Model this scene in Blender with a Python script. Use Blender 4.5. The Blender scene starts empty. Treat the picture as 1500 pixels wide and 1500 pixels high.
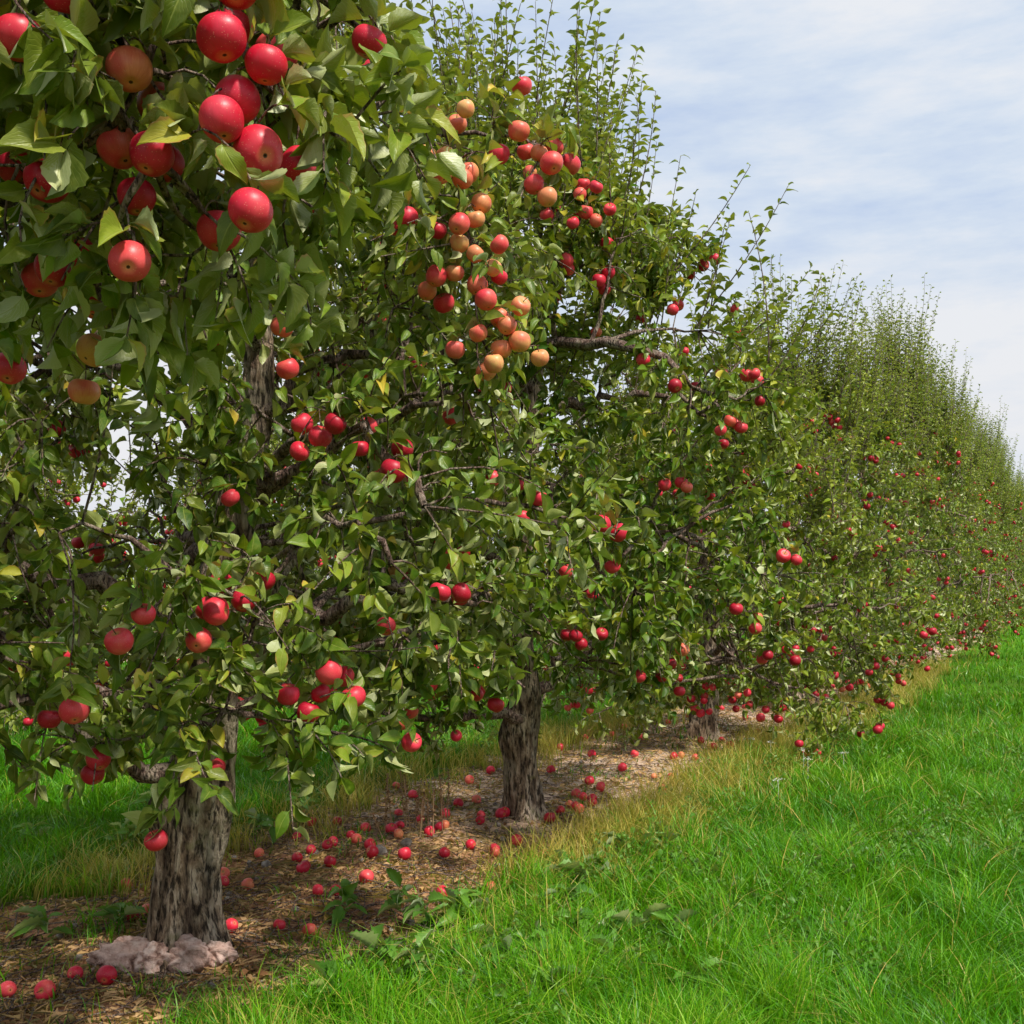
import bpy, math, numpy as np
from mathutils import Vector
rng=np.random.default_rng(7)
RD=np.array([.468,.884]); NN=np.array([.884,-.468]); S0=-3.31
def nz(v): return v/np.maximum(np.linalg.norm(v,axis=-1,keepdims=True),1e-9)
def hsh(i,j,s):
    n=(i*374761393+j*668265263+s*1274126177)&0x7fffffff
    n=((n^(n>>13))*1274126177)&0x7fffffff
    return ((n^(n>>16))&0xffff)/65535.0
def vn(x,y,s=0):
    x=np.asarray(x,float);y=np.asarray(y,float)
    i=np.floor(x).astype(np.int64);j=np.floor(y).astype(np.int64)
    fx=x-i;fy=y-j;fx=fx*fx*(3-2*fx);fy=fy*fy*(3-2*fy)
    a=hsh(i,j,s);b=hsh(i+1,j,s);c=hsh(i,j+1,s);d=hsh(i+1,j+1,s)
    return (a*(1-fx)+b*fx)*(1-fy)+(c*(1-fx)+d*fx)*fy
def hz(x,y):
    s=x*NN[0]+y*NN[1]-S0
    return .06*(vn(x*.7,y*.7,3)-.5)+.03*(vn(x*3,y*3,4)-.5)+.05*np.exp(-(s/.9)**2)
def strip(x,y):
    """signed: >0 inside bare strip"""
    s=x*NN[0]+y*NN[1]-S0
    e=.45*(vn(x*1.3,y*1.3,11)-.5)+.3*(vn(x*4,y*4,12)-.5)
    return np.minimum(.66+e-s, s+1.3+e*1.2)
# ---------------------------------------------------------------- mesh helpers
def mk(name,V,F,D,mat,smooth=True,parent=None):
    V=np.asarray(V,np.float32);F=np.asarray(F,np.int32)
    me=bpy.data.meshes.new(name)
    me.vertices.add(len(V));me.vertices.foreach_set('co',V.ravel())
    me.loops.add(F.size);me.loops.foreach_set('vertex_index',F.ravel())
    me.polygons.add(len(F))
    me.polygons.foreach_set('loop_start',np.arange(0,F.size,4,dtype=np.int32))
    me.polygons.foreach_set('loop_total',np.full(len(F),4,np.int32))
    me.polygons.foreach_set('use_smooth',np.full(len(F),smooth,bool))
    me.update(calc_edges=True)
    if D is not None:
        a=me.attributes.new('data','FLOAT_COLOR','POINT')
        a.data.foreach_set('color',np.asarray(D,np.float32).ravel())
    me.materials.append(mat)
    ob=bpy.data.objects.new(name,me);bpy.context.scene.collection.objects.link(ob)
    if parent: ob.parent=parent
    return ob
def cat(parts):
    V=[];F=[];D=[];o=0
    for v,f,d in parts:
        V.append(v);F.append(f+o);D.append(d);o+=len(v)
    return np.concatenate(V),np.concatenate(F),np.concatenate(D)
def tubes(P,R,m,rnd=None):
    P=np.asarray(P,float);R=np.asarray(R,float);N,K,_=P.shape
    T=nz(np.gradient(P,axis=1))
    ref=nz(rng.normal(size=(N,1,3)));tm=nz(T.mean(1,keepdims=True))
    ref=nz(ref-(ref*tm).sum(-1,keepdims=True)*tm)
    sd=nz(np.cross(T,np.broadcast_to(ref,T.shape)));up=np.cross(sd,T)
    a=np.arange(m)/m*2*np.pi
    V=P[:,:,None,:]+R[:,:,None,None]*(np.cos(a)[None,None,:,None]*sd[:,:,None,:]+np.sin(a)[None,None,:,None]*up[:,:,None,:])
    k,j=np.meshgrid(np.arange(K-1),np.arange(m),indexing='ij')
    f=np.stack([k*m+j,k*m+(j+1)%m,(k+1)*m+(j+1)%m,(k+1)*m+j],-1).reshape(-1,4)
    F=(f[None]+(np.arange(N)*K*m)[:,None,None]).reshape(-1,4)
    if rnd is None: rnd=rng.random(N)
    D=np.zeros((N,K*m,4));D[:,:,0]=rnd[:,None];D[:,:,3]=1
    return V.reshape(-1,3),F,D.reshape(-1,4)
def resamp(pts,K):
    pts=np.asarray(pts,float);n=len(pts)
    p=np.vstack([2*pts[0]-pts[1],pts,2*pts[-1]-pts[-2]])
    t=np.linspace(0,n-1-1e-6,K);i=t.astype(int);f=(t-i)[:,None]
    a,b,c,d=p[i],p[i+1],p[i+2],p[i+3]
    return .5*((2*b)+(-a+c)*f+(2*a-5*b+4*c-d)*f**2+(-a+3*b-3*c+d)*f**3)
def bez(p0,c,p1,K):
    t=np.linspace(0,1,K)[None,:,None]
    return (1-t)**2*p0[:,None]+2*t*(1-t)*c[:,None]+t*t*p1[:,None]
# ---------------------------------------------------------------- leaves
def leaf_tmpl(segs,cols,r,wide=.25,serr=0.):
    u=np.linspace(0,1,segs+1)
    w=wide*np.sin(np.pi*u**.85)**.85+.006
    w[0]=.012;w[-1]=.004
    y=np.concatenate([[0],.17+.83*u]);w=np.concatenate([[.009],w]);uu=np.concatenate([[0],u])
    v=np.linspace(-1,1,cols)
    bend=r.uniform(.05,.8);fold=r.uniform(.25,1.25);tw=r.uniform(-.9,.9);sway=r.uniform(-.2,.2)
    V=np.zeros((len(y),cols,3));D=np.zeros((len(y),cols,2))
    for i in range(len(y)):
        ww=w[i]
        if serr and i>1 and i<len(y)-1: ww*=1+serr*(1 if i%2 else -1)
        ang=tw*y[i]
        cup=fold*(np.abs(v)**1.4)*ww+.05*np.sin(y[i]*9+v*2+tw*9)*np.abs(v)
        X=v*ww*(1-.12*fold);Z=cup
        V[i,:,0]=X*math.cos(ang)-Z*math.sin(ang)+sway*y[i]**2
        V[i,:,2]=X*math.sin(ang)+Z*math.cos(ang)-bend*y[i]**2
        V[i,:,1]=y[i]*(1-.3*bend*y[i])
        D[i,:,0]=uu[i];D[i,:,1]=(v+1)/2
    k,j=np.meshgrid(np.arange(len(y)-1),np.arange(cols-1),indexing='ij')
    f=np.stack([k*cols+j,k*cols+j+1,(k+1)*cols+j+1,(k+1)*cols+j],-1).reshape(-1,4)
    return V.reshape(-1,3),D.reshape(-1,2),f
_T={}
def leaves(pos,dr,nr,size,rnd,yel,segs=4,cols=3,wide=.25,serr=0.,nt=14):
    key=(segs,cols,wide,serr)
    if key not in _T:
        r=np.random.default_rng(5);_T[key]=[leaf_tmpl(segs,cols,r,wide,serr) for _ in range(nt)]
    T=_T[key];dr=nz(dr);nr=nz(nr-(nr*dr).sum(-1,keepdims=True)*dr);sd=np.cross(dr,nr)
    out=[];tid=rng.integers(0,nt,len(pos))
    for t in range(nt):
        q=np.where(tid==t)[0]
        if len(q)==0: continue
        tv,td,f=T[t];M=len(tv)
        V=pos[q][:,None]+size[q][:,None,None]*(tv[None,:,0:1]*sd[q][:,None]+tv[None,:,1:2]*dr[q][:,None]+tv[None,:,2:3]*nr[q][:,None])
        D=np.zeros((len(q),M,4));D[:,:,0]=rnd[q][:,None];D[:,:,1:3]=td[None];D[:,:,3]=yel[q][:,None]
        F=(f[None]+(np.arange(len(q))*M)[:,None,None]).reshape(-1,4)
        out.append((V.reshape(-1,3),F,D.reshape(-1,4)))
    return cat(out)
# ---------------------------------------------------------------- apples
def apple_mesh(pos,axis,rad,rnd,nth=16,nph=12,stem=True):
    ph=np.linspace(.03,np.pi-.03,nph);th=np.arange(nth)/nth*2*np.pi
    N=len(pos)
    r=np.sin(ph)**.95*(1+.05*np.cos(ph))
    z=.98*np.cos(ph)-.34*np.exp(-(ph/.4)**2)+.16*np.exp(-((np.pi-ph)/.3)**2)
    PH,TH=np.meshgrid(ph,th,indexing='ij')
    lob=1+.03*np.cos(5*TH)*np.clip(PH/np.pi,0,1)**2
    rr=r[:,None]*lob
    tv=np.stack([rr*np.cos(TH),rr*np.sin(TH),z[:,None]+0*TH],-1).reshape(-1,3)
    axis=nz(axis);ref=nz(rng.normal(size=(N,3)));sd=nz(np.cross(axis,ref));up=np.cross(axis,sd)
    sq=rng.uniform(.88,1.04,(N,1,1));sx=rng.uniform(.94,1.06,(N,1,1))
    V=pos[:,None]+rad[:,None,None]*(tv[None,:,0:1]*sx*sd[:,None]+tv[None,:,1:2]*up[:,None]+tv[None,:,2:3]*sq*axis[:,None])
    D=np.zeros((N,nph*nth,4));D[:,:,0]=rnd[:,None];D[:,:,1]=(PH/np.pi).ravel()[None];D[:,:,2]=(abs(TH/np.pi-1)).ravel()[None];D[:,:,3]=0
    k,j=np.meshgrid(np.arange(nph-1),np.arange(nth),indexing='ij')
    f=np.stack([k*nth+j,(k+1)*nth+j,(k+1)*nth+(j+1)%nth,k*nth+(j+1)%nth],-1).reshape(-1,4)
    F=(f[None]+(np.arange(N)*nph*nth)[:,None,None]).reshape(-1,4)
    parts=[(V.reshape(-1,3),F,D.reshape(-1,4))]
    if stem:
        b=pos+axis*rad[:,None]*.5;e=pos+axis*rad[:,None]*1.35+sd*rad[:,None]*.2
        P=bez(b,(b+e)/2+sd*rad[:,None]*-.1,e,4)
        v,f2,d=tubes(P,np.full((N,4),.0016),4);d[:,3]=0;d[:,2]=0;d[:,1]=2.0
        parts.append((v,f2,d))
    return cat(parts)
# ---------------------------------------------------------------- materials
def newmat(n):
    m=bpy.data.materials.new(n);m.use_nodes=True;nt=m.node_tree;nt.nodes.clear();return m,nt
class NB:
    def __init__(s,nt): s.nt=nt
    def n(s,t,**k):
        x=s.nt.nodes.new(t)
        for a,b in k.items(): setattr(x,a,b)
        return x
    def set(s,sock,v):
        if isinstance(v,bpy.types.NodeSocket): s.nt.links.new(v,sock)
        else:
            if isinstance(v,tuple) and len(v)==3 and len(sock.default_value)==4: v=v+(1,)
            sock.default_value=v
    def m(s,op,a,b=0.,c=None,clamp=False):
        x=s.n('ShaderNodeMath',operation=op);x.use_clamp=clamp
        s.set(x.inputs[0],a);s.set(x.inputs[1],b)
        if c is not None:s.set(x.inputs[2],c)
        return x.outputs[0]
    def mix(s,f,a,b,bt='MIX'):
        x=s.n('ShaderNodeMix',data_type='RGBA',blend_type=bt)
        s.set(x.inputs[0],f)
        for q,v in ((6,a),(7,b)):
            if isinstance(v,tuple) and len(v)==3:v=v+(1,)
            s.set(x.inputs[q],v)
        return x.outputs[2]
    def noise(s,vec,sc,det=3,rough=.5):
        x=s.n('ShaderNodeTexNoise');s.set(x.inputs['Scale'],sc);x.inputs['Detail'].default_value=det;x.inputs['Roughness'].default_value=rough
        if vec is not None:s.set(x.inputs['Vector'],vec)
        return x.outputs[0]
    def ramp(s,f,st):
        x=s.n('ShaderNodeValToRGB');s.set(x.inputs[0],f);cr=x.color_ramp
        while len(cr.elements)<len(st):cr.elements.new(.5)
        for e,(p,c) in zip(cr.elements,st):
            e.position=p;e.color=(c+(1,)) if len(c)==3 else c
        return x.outputs[0]
    def mr(s,v,a,b,c=0.,d=1.):
        x=s.n('ShaderNodeMapRange');s.set(x.inputs[0],v)
        for i,q in enumerate((a,b,c,d)):x.inputs[i+1].default_value=q
        return x.outputs[0]
    def bump(s,h,st,dist):
        x=s.n('ShaderNodeBump');x.inputs['Strength'].default_value=st;x.inputs['Distance'].default_value=dist;s.set(x.inputs['Height'],h);return x.outputs[0]
    def data(s):
        a=s.n('ShaderNodeAttribute',attribute_name='data');p=s.n('ShaderNodeSeparateColor');s.nt.links.new(a.outputs['Color'],p.inputs[0])
        return p.outputs[0],p.outputs[1],p.outputs[2],a.outputs['Alpha']
    def pos(s): return s.n('ShaderNodeTexCoord').outputs['Object']
    def vscale(s,v,sc):
        x=s.n('ShaderNodeMapping');s.set(x.inputs[0],v);x.inputs['Scale'].default_value=sc;return x.outputs[0]
    def pr(s,col,rough,spec=.5,nrm=None):
        x=s.n('ShaderNodeBsdfPrincipled');s.set(x.inputs['Base Color'],col);s.set(x.inputs['Roughness'],rough);s.set(x.inputs['Specular IOR Level'],spec)
        if nrm is not None:s.set(x.inputs['Normal'],nrm)
        return x.outputs[0]
    def thin(s,col,tcol,transl,gl,rough,nrm=None):
        """thin leaf: diffuse + translucent + a waxy glossy coat"""
        d=s.n('ShaderNodeBsdfDiffuse');s.set(d.inputs[0],col)
        t=s.n('ShaderNodeBsdfTranslucent');s.set(t.inputs[0],tcol)
        g=s.n('ShaderNodeBsdfGlossy');s.set(g.inputs['Color'],(1.,1.,.93));s.set(g.inputs['Roughness'],rough)
        lw=s.n('ShaderNodeLayerWeight');lw.inputs[0].default_value=.35
        if nrm is not None:
            for q in (d,g,lw): s.set(q.inputs['Normal'],nrm)
        f=s.m('ADD',s.m('MULTIPLY',lw.outputs['Fresnel'],gl),.014)
        return s.mixs(f,s.mixs(transl,d.outputs[0],t.outputs[0]),g.outputs[0])
    def out(s,sh):
        o=s.n('ShaderNodeOutputMaterial');s.nt.links.new(sh,o.inputs[0])
    def mixs(s,f,a,b):
        x=s.n('ShaderNodeMixShader');s.set(x.inputs[0],f);s.nt.links.new(a,x.inputs[1]);s.nt.links.new(b,x.inputs[2]);return x.outputs[0]
def leaf_mat(name,stops,under,transl=.3,rough=.42,fine=False,young_lit=(.36,.38,.045),gl=.17):
    m,nt=newmat(name);b=NB(nt);r,u,v,y=b.data()
    col=b.ramp(r,stops)
    col=b.mix(b.m('MULTIPLY',y,.8),col,young_lit)
    g=b.n('ShaderNodeNewGeometry');bf=g.outputs['Backfacing']
    und=b.mix(b.m('MULTIPLY',r,.6),under,(.4,.42,.09));bm=None
    if fine:
        nn=b.noise(b.pos(),45,2)
        col=b.mix(b.mr(nn,.4,.75,0,.35),col,(.34,.37,.06))
        av=b.m('ABSOLUTE',b.m('SUBTRACT',v,.5))
        mid=b.mr(av,.015,.05,1,0)
        sv=b.m('SINE',b.m('SUBTRACT',b.m('MULTIPLY',u,52.),b.m('MULTIPLY',av,60.)))
        vein=b.m('MAXIMUM',mid,b.mr(sv,.75,1.,0,.35))
        top=b.mix(b.m('MULTIPLY',vein,.5),col,(.38,.42,.09))
        und=b.mix(b.m('MULTIPLY',vein,.4),und,(.44,.45,.18))
        rim=b.m('MULTIPLY',b.mr(b.m('ADD',av,b.m('MULTIPLY',nn,.25)),.55,.6),b.mr(r,.6,.75))
        top=b.mix(b.m('MULTIPLY',rim,.8),top,(.4,.2,.06));und=b.mix(b.m('MULTIPLY',rim,.6),und,(.42,.24,.09))
        bm=b.bump(b.m('SUBTRACT',nn,b.m('MULTIPLY',vein,.5)),.45,.005)
    else: top=col
    c=b.mix(bf,top,und)
    rg=b.m('ADD',b.m('MULTIPLY',bf,.25),rough)
    b.out(b.thin(c,b.mix(.5,col,(.45,.52,.01)),transl,gl,rg,bm));return m
LS=[(0,(.014,.055,.004)),(.3,(.04,.12,.005)),(.6,(.105,.215,.009)),(.85,(.26,.33,.022)),(1,(.7,.48,.05))]
M_leaf=leaf_mat('apple_leaf',LS,(.3,.36,.1),.25,.38)
M_leafF=leaf_mat('apple_leaf_veined',LS,(.3,.36,.1),.25,.38,fine=True)
M_weed=leaf_mat('weed_leaf',[(0,(.05,.16,.015)),(1,(.14,.3,.04))],(.2,.3,.1),.25,fine=False,young_lit=(.12,.26,.05))
M_litter=leaf_mat('dead_leaf',[(0,(.14,.06,.025)),(.5,(.32,.15,.06)),(.8,(.55,.35,.17)),(1,(.5,.3,.06))],(.36,.22,.12),.1,.7,gl=.05)
def grass_mat(name,stops,transl,dc=((.5,.34,.05),(.72,.54,.15))):
    m,nt=newmat(name);b=NB(nt);r,u,v,y=b.data()
    col=b.ramp(r,stops)
    dry=b.ramp(r,[(0,dc[0]),(1,dc[1])])
    col=b.mix(y,col,dry)
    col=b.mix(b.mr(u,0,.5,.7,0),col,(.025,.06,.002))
    b.out(b.thin(col,b.mix(.4,col,(.3,.52,.003)),transl,.07,.4));return m
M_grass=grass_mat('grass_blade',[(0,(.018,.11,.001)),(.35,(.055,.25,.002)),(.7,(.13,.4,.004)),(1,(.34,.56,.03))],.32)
# bark
def bark_mat(name,c1,c2,c3,sc):
    m,nt=newmat(name);b=NB(nt);r,u,v,y=b.data();P=b.pos()
    st=b.vscale(P,(1,1,.28))
    n1=b.noise(st,sc,6,.65);n2=b.noise(P,sc*.25,3);n3=b.noise(st,sc*2.4,4,.6)
    col=b.ramp(n1,[(.36,c1),(.5,c2),(.62,c3)])
    col=b.mix(b.mr(n2,.5,.62,0,.7),col,(.52,.43,.33))
    col=b.mix(b.mr(n3,.52,.4,0,.9),col,tuple(x*.2 for x in c1))
    n4=b.noise(P,sc*.5,2)
    col=b.mix(b.mr(n4,.6,.72,0,.45),col,(.18,.17,.04))
    h=b.m('ADD',b.m('MULTIPLY',n1,1.),b.m('MULTIPLY',n3,.8))
    b.out(b.pr(col,.85,.25,b.bump(h,1.,.04)));return m
M_bark=bark_mat('apple_bark',(.07,.042,.028),(.29,.2,.13),(.6,.47,.35),22)
M_twig=bark_mat('apple_branch_bark',(.11,.065,.05),(.3,.19,.15),(.5,.38,.33),45)
# apple
m,nt=newmat('apple_skin');b=NB(nt);r,ph,th,al=b.data();P=b.pos()
n1=b.noise(P,13,3);n2=b.noise(P,75,3,.6)
red=b.ramp(r,[(0,(.3,.002,.014)),(.35,(.58,.006,.03)),(.6,(.74,.018,.055)),(.8,(.78,.13,.09)),(1,(.78,.28,.13))])
blush=b.ramp(r,[(0,(.48,.006,.03)),(.35,(.74,.03,.075)),(.6,(.8,.1,.1)),(.8,(.82,.36,.14)),(1,(.8,.56,.18))])
col=b.mix(b.mr(n1,.4,.6,0,.9),red,blush)
cx=b.n('ShaderNodeCombineXYZ');b.set(cx.inputs[0],b.m('MULTIPLY',th,60.));b.set(cx.inputs[1],b.m('MULTIPLY',ph,6.));b.set(cx.inputs[2],b.m('MULTIPLY',r,91.))
stk=b.noise(cx.outputs[0],1.,4,.6)
col=b.mix(b.mr(stk,.44,.72,0,.4),col,b.mix(r,(.28,.002,.02),(.68,.06,.05)))
vo=b.n('ShaderNodeTexVoronoi');b.set(vo.inputs['Vector'],P);vo.inputs['Scale'].default_value=210
col=b.mix(b.mr(vo.outputs[0],.08,.2,.4,0),col,(.88,.5,.35))
col=b.mix(b.mr(ph,.12,.0,0,.85),col,(.4,.34,.07))
col=b.mix(b.mr(ph,.86,.96,0,.35),col,(.8,.42,.12))
col=b.mix(b.mr(ph,.968,.98,0,1),col,(.05,.03,.015))
col=b.mix(b.m('GREATER_THAN',ph,1.5),col,(.12,.07,.03))
b.out(b.pr(col,b.mr(n2,.3,.7,.36,.5),.42,b.bump(n2,.12,.002)));M_apple=m
# stone
m,nt=newmat('stone');b=NB(nt);P=b.pos();n1=b.noise(P,30,5)
b.out(b.pr(b.ramp(n1,[(.3,(.12,.1,.085)),(.7,(.42,.36,.31))]),.85,.3,b.bump(n1,.6,.01)));M_stone=m
m,nt=newmat('root_bark');b=NB(nt);P=b.pos();n1=b.noise(P,22,6,.65);n2=b.noise(P,7,3)
c=b.mix(b.mr(n2,.45,.6,0,.6),b.ramp(n1,[(.35,(.14,.07,.05)),(.46,(.5,.32,.26)),(.6,(.8,.62,.55))]),(.56,.36,.3))
b.out(b.pr(c,.85,.25,b.bump(n1,1.,.025)));M_root=m
m,nt=newmat('white_petal');b=NB(nt);r,_,_,_=b.data();b.out(b.pr(b.mix(r,(.75,.75,.68),(.85,.83,.8)),.6));M_white=m
# ground
m,nt=newmat('orchard_ground');b=NB(nt);P=b.pos()
dt=b.n('ShaderNodeVectorMath',operation='DOT_PRODUCT');b.set(dt.inputs[0],P);dt.inputs[1].default_value=(NN[0],NN[1],0)
s=b.m('SUBTRACT',dt.outputs['Value'],S0)
e=b.m('ADD',b.m('MULTIPLY',b.m('SUBTRACT',b.noise(P,1.6,2),.5),1.),b.m('MULTIPLY',b.m('SUBTRACT',b.noise(P,7,3),.5),.35))
ins=b.m('MINIMUM',b.m('SUBTRACT',b.m('ADD',e,.7),s),b.m('ADD',b.m('ADD',s,1.3),e))
s2=b.m('WRAP',s,3.5,-3.5)
ins2=b.m('SUBTRACT',b.m('ADD',e,.55),b.m('ABSOLUTE',s2))
ins=b.m('MAXIMUM',ins,ins2)
dm=b.mr(ins,-.05,.12)
a1=b.noise(P,9,5,.65);a2=b.noise(P,38,5,.7);a3=b.noise(P,1.1,3)
dirt_sun=b.ramp(a2,[(.3,(.07,.028,.014)),(.45,(.26,.115,.055)),(.58,(.48,.26,.14)),(.72,(.7,.48,.3))])
dirt_sun=b.mix(b.mr(a1,.5,.62,0,.6),dirt_sun,(.54,.27,.15))
dirt_sun=b.mix(b.mr(b.noise(P,3.2,4,.6),.5,.62,0,.7),dirt_sun,(.28,.22,.02))
sep=b.n('ShaderNodeSeparateXYZ');b.set(sep.inputs[0],P)
dirt_sun=b.mix(b.m('MULTIPLY',b.mr(sep.outputs[1],6.2,7.4,0,.9),b.mr(a1,.28,.44)),dirt_sun,b.ramp(a2,[(.3,(.44,.29,.21)),(.6,(.8,.62,.48))]))  # pale straw ground beyond the second trunk; sunlight painted in by lifting its colour
gr=b.ramp(b.noise(P,16,5,.7),[(.3,(.02,.05,.002)),(.55,(.05,.15,.003)),(.75,(.1,.27,.006))])
gr=b.mix(b.mr(a3,.4,.7,0,.3),gr,(.2,.22,.025))
far=b.mr(sep.outputs[1],15,45);gr=b.mix(far,gr,(.1,.33,.004))
b.out(b.pr(b.mix(dm,gr,dirt_sun),.95,.15,b.bump(b.m('ADD',a2,a1),.9,.03)));M_ground=m
# ---------------------------------------------------------------- ground sheet
q=np.sinh(np.linspace(-1,1,261)*6.2)/np.sinh(6.2)*600
X,Y=np.meshgrid(q,q+7,indexing='ij');Z=hz(X,Y)*np.exp(-np.hypot(X,Y)/60)
n=261;k,j=np.meshgrid(np.arange(n-1),np.arange(n-1),indexing='ij')
F=np.stack([k*n+j,(k+1)*n+j,(k+1)*n+j+1,k*n+j+1],-1).reshape(-1,4)
mk('ground',np.stack([X,Y,Z],-1).reshape(-1,3),F,None,M_ground)
# ---------------------------------------------------------------- tree
def trunk_mesh(path,rad,seed,m=36,K=70):
    P=resamp(path,K);R=np.interp(np.linspace(0,len(rad)-1,K),np.arange(len(rad)),rad)
    a=np.arange(m)/m*2*np.pi
    zz=P[:,2][:,None];A=a[None,:]
    ca=np.cos(A);sa=np.sin(A)
    nv=vn(ca*2.2+seed*7+9,sa*2.2+zz*1.7+50,seed)-.5
    rid=vn(ca*7+30,sa*7+zz*2.2+70,seed+1)-.5
    rid2=vn(A*6+0*zz,zz*9+A*2,seed+4)-.5
    lump=vn(ca*1.2+5,sa*1.2+zz*5+20,seed+2)-.5
    flare=np.exp(-zz/.1)*.38*np.maximum(0,np.cos(A*4+seed+np.sin(A)))
    RR=R[:,None]*(1+.38*nv+.28*rid+.16*rid2+.32*lump+flare)
    V=np.stack([P[:,0:1]+RR*ca,P[:,1:2]+RR*sa,P[:,2:3]+0*ca],-1).reshape(-1,3)
    k,j=np.meshgrid(np.arange(K-1),np.arange(m),indexing='ij')
    f=np.stack([k*m+j,k*m+(j+1)%m,(k+1)*m+(j+1)%m,(k+1)*m+j],-1).reshape(-1,4)
    D=np.zeros((len(V),4));D[:,3]=1
    return V,f,D,P,R
def make_tree(base,seed,zb=.75,zt=4.3,Rr=1.85,Rn=1.45,path=None,rad=None,n_limb=13,n_sec=150,n_twig=1300,
              n_spr=90,spl=(.4,1.),lpt=11,segs=4,lsize=(.065,.1),n_cl=48,xlimbs=(),xap=None,hero=None,gap=-.75,ared=(0,.66),tr=(36,70),ns=24,droop=0.,lmat=None,yb=0.,spo=.45,prof=None,lr0=.042):
    global rng
    lmat=lmat or M_leaf
    rng=np.random.default_rng(seed)
    em=bpy.data.objects.new('apple_tree',None);bpy.context.scene.collection.objects.link(em)
    g0=float(hz(base[0],base[1]))-.03;em.location=(base[0],base[1],g0)
    em.empty_display_size=.3
    org=np.array([base[0],base[1],0.])
    if path is None:
        l=rng.normal(size=2)*.12
        path=[(0,0,-.05),(0,0,.15),(.02,.01,.5),(l[0]*.5,l[1]*.5,.85),(l[0],l[1],1.6),(l[0]*1.6,-l[1],2.5),(l[0],l[1],zt*.86)]
    if rad is None: rad=[.17,.125,.115,.12,.07,.05,.02]
    V,f,D,LP,LR=trunk_mesh(path,rad,seed,*tr)
    mk('trunk',V,f,D,M_bark,parent=em)
    ph=rng.random(6)*6.28
    pf=prof or [.72,.95,1.,.88,.62,.15]
    def crown_R(a,h):
        f=np.interp(h,[0,.1,.3,.6,.85,1],pf)
        el=1/np.sqrt((np.cos(a)/Rr)**2+(np.sin(a)/Rn)**2)
        return f*el*(1+.15*np.sin(3*a+ph[0]+5*h)+.12*np.sin(5*a+ph[1]-7*h)+.09*np.sin(8*h*3+ph[2]+2*a))
    def samp(n,lo,hi):
        a=rng.random(n)*6.2832;h=rng.random(n)**1.05
        rr=crown_R(a,h)*np.sqrt(rng.uniform(lo*lo,hi*hi,n))
        d=np.cos(a)[:,None]*RD+np.sin(a)[:,None]*NN
        lowr=np.cos(a*2+ph[3])*.12+np.sin(a*5+ph[4])*.08
        z=zb+h*(zt-zb)+lowr*(1-h)-droop*(1-h)*(rr/1.4)**2
        return np.stack([d[:,0]*rr,d[:,1]*rr,z],-1)
    # limbs
    Ls=[];Lr=[];K=12
    for i in range(n_limb):
        z0=.8+(zt*.8-.8)*(i/(n_limb-1))**1.1
        ki=np.argmin(abs(LP[:,2]-z0));p0=LP[ki]
        a=i*2.4+ph[5]+rng.normal()*.3;h=np.clip((z0-zb)/(zt-zb)+rng.uniform(-.02,.14),0,.97)
        R=crown_R(a,h)*.8;d=np.cos(a)*RD+np.sin(a)*NN
        p1=np.array([d[0]*R,d[1]*R,zb+h*(zt-zb)+rng.uniform(-.1,.15)])
        c=(p0*.45+p1*.55)+np.array([0,0,rng.uniform(.1,.4)])
        pt=bez(p0[None],c[None],p1[None],K)[0];pt[1:-1]+=rng.normal(size=(K-2,3))*.035
        Ls.append(pt);r0=min(LR[ki]*.6,lr0);Lr.append(np.linspace(r0,.01,K))
    XL=[]
    for pts,r0,r1 in xlimbs:
        pt=resamp(np.array(pts)-org,K);pt[1:-1]+=rng.normal(size=(K-2,3))*.018;XL.append(pt);Ls.append(pt);Lr.append(np.linspace(r0,r1,K))
    Ls=np.array(Ls);Lr=np.array(Lr)
    parts=[tubes(Ls,Lr*(1+.15*rng.normal(size=Lr.shape)),8)]
    nodes=np.concatenate([Ls[:,3:].reshape(-1,3),LP[LP[:,2]>1.1]])
    tg=samp(n_sec,.45,.92)
    def attach(nodes,tg,pen=1.5):
        rn=np.hypot(nodes[:,0],nodes[:,1]);rt=np.hypot(tg[:,0],tg[:,1])
        d=np.linalg.norm(tg[:,None]-nodes[None],axis=2)+pen*np.maximum(0,rn[None]-rt[:,None])
        return nodes[np.argmin(d,1)]
    p0=attach(nodes,tg);L=np.linalg.norm(tg-p0,axis=1,keepdims=True)
    c=(p0+tg)/2+np.array([0,0,1])*L*rng.uniform(-.1,.35,(len(tg),1))+rng.normal(size=tg.shape)*.05
    S=bez(p0,c,tg,8);S[:,1:-1]+=rng.normal(size=(len(tg),6,3))*.012
    parts.append(tubes(S,np.linspace(.012,.004,8)[None]*np.minimum(1.5,.6+L),5))
    nodes2=np.concatenate([S[:,2:].reshape(-1,3),Ls[:,5:].reshape(-1,3)])
    tw=samp(int(n_twig*1.35),.42,1.04)
    g=np.sin(2.9*tw[:,0]+ph[0])*np.sin(2.7*tw[:,1]+ph[1])+np.sin(3.1*tw[:,2]+ph[2])*np.sin(2.3*(tw[:,0]-tw[:,1])+ph[3])
    tw=tw[g>gap][:n_twig]
    def mktw(nd,tw,mx=.5):
        p=attach(nd,tw,.5);dv=tw-p;l=np.linalg.norm(dv,axis=1,keepdims=True)
        dv=dv/np.maximum(l,1e-6)*np.clip(l,.14,mx);e=p+dv
        c=(p+e)/2+np.array([0,0,1])*l*rng.uniform(-.1,.25,(len(tw),1))+rng.normal(size=e.shape)*.03
        e=e+np.array([0,0,-1])*rng.uniform(0,.09,(len(tw),1))
        return bez(p,c,e,5)
    W=mktw(nodes2,tw)
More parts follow.
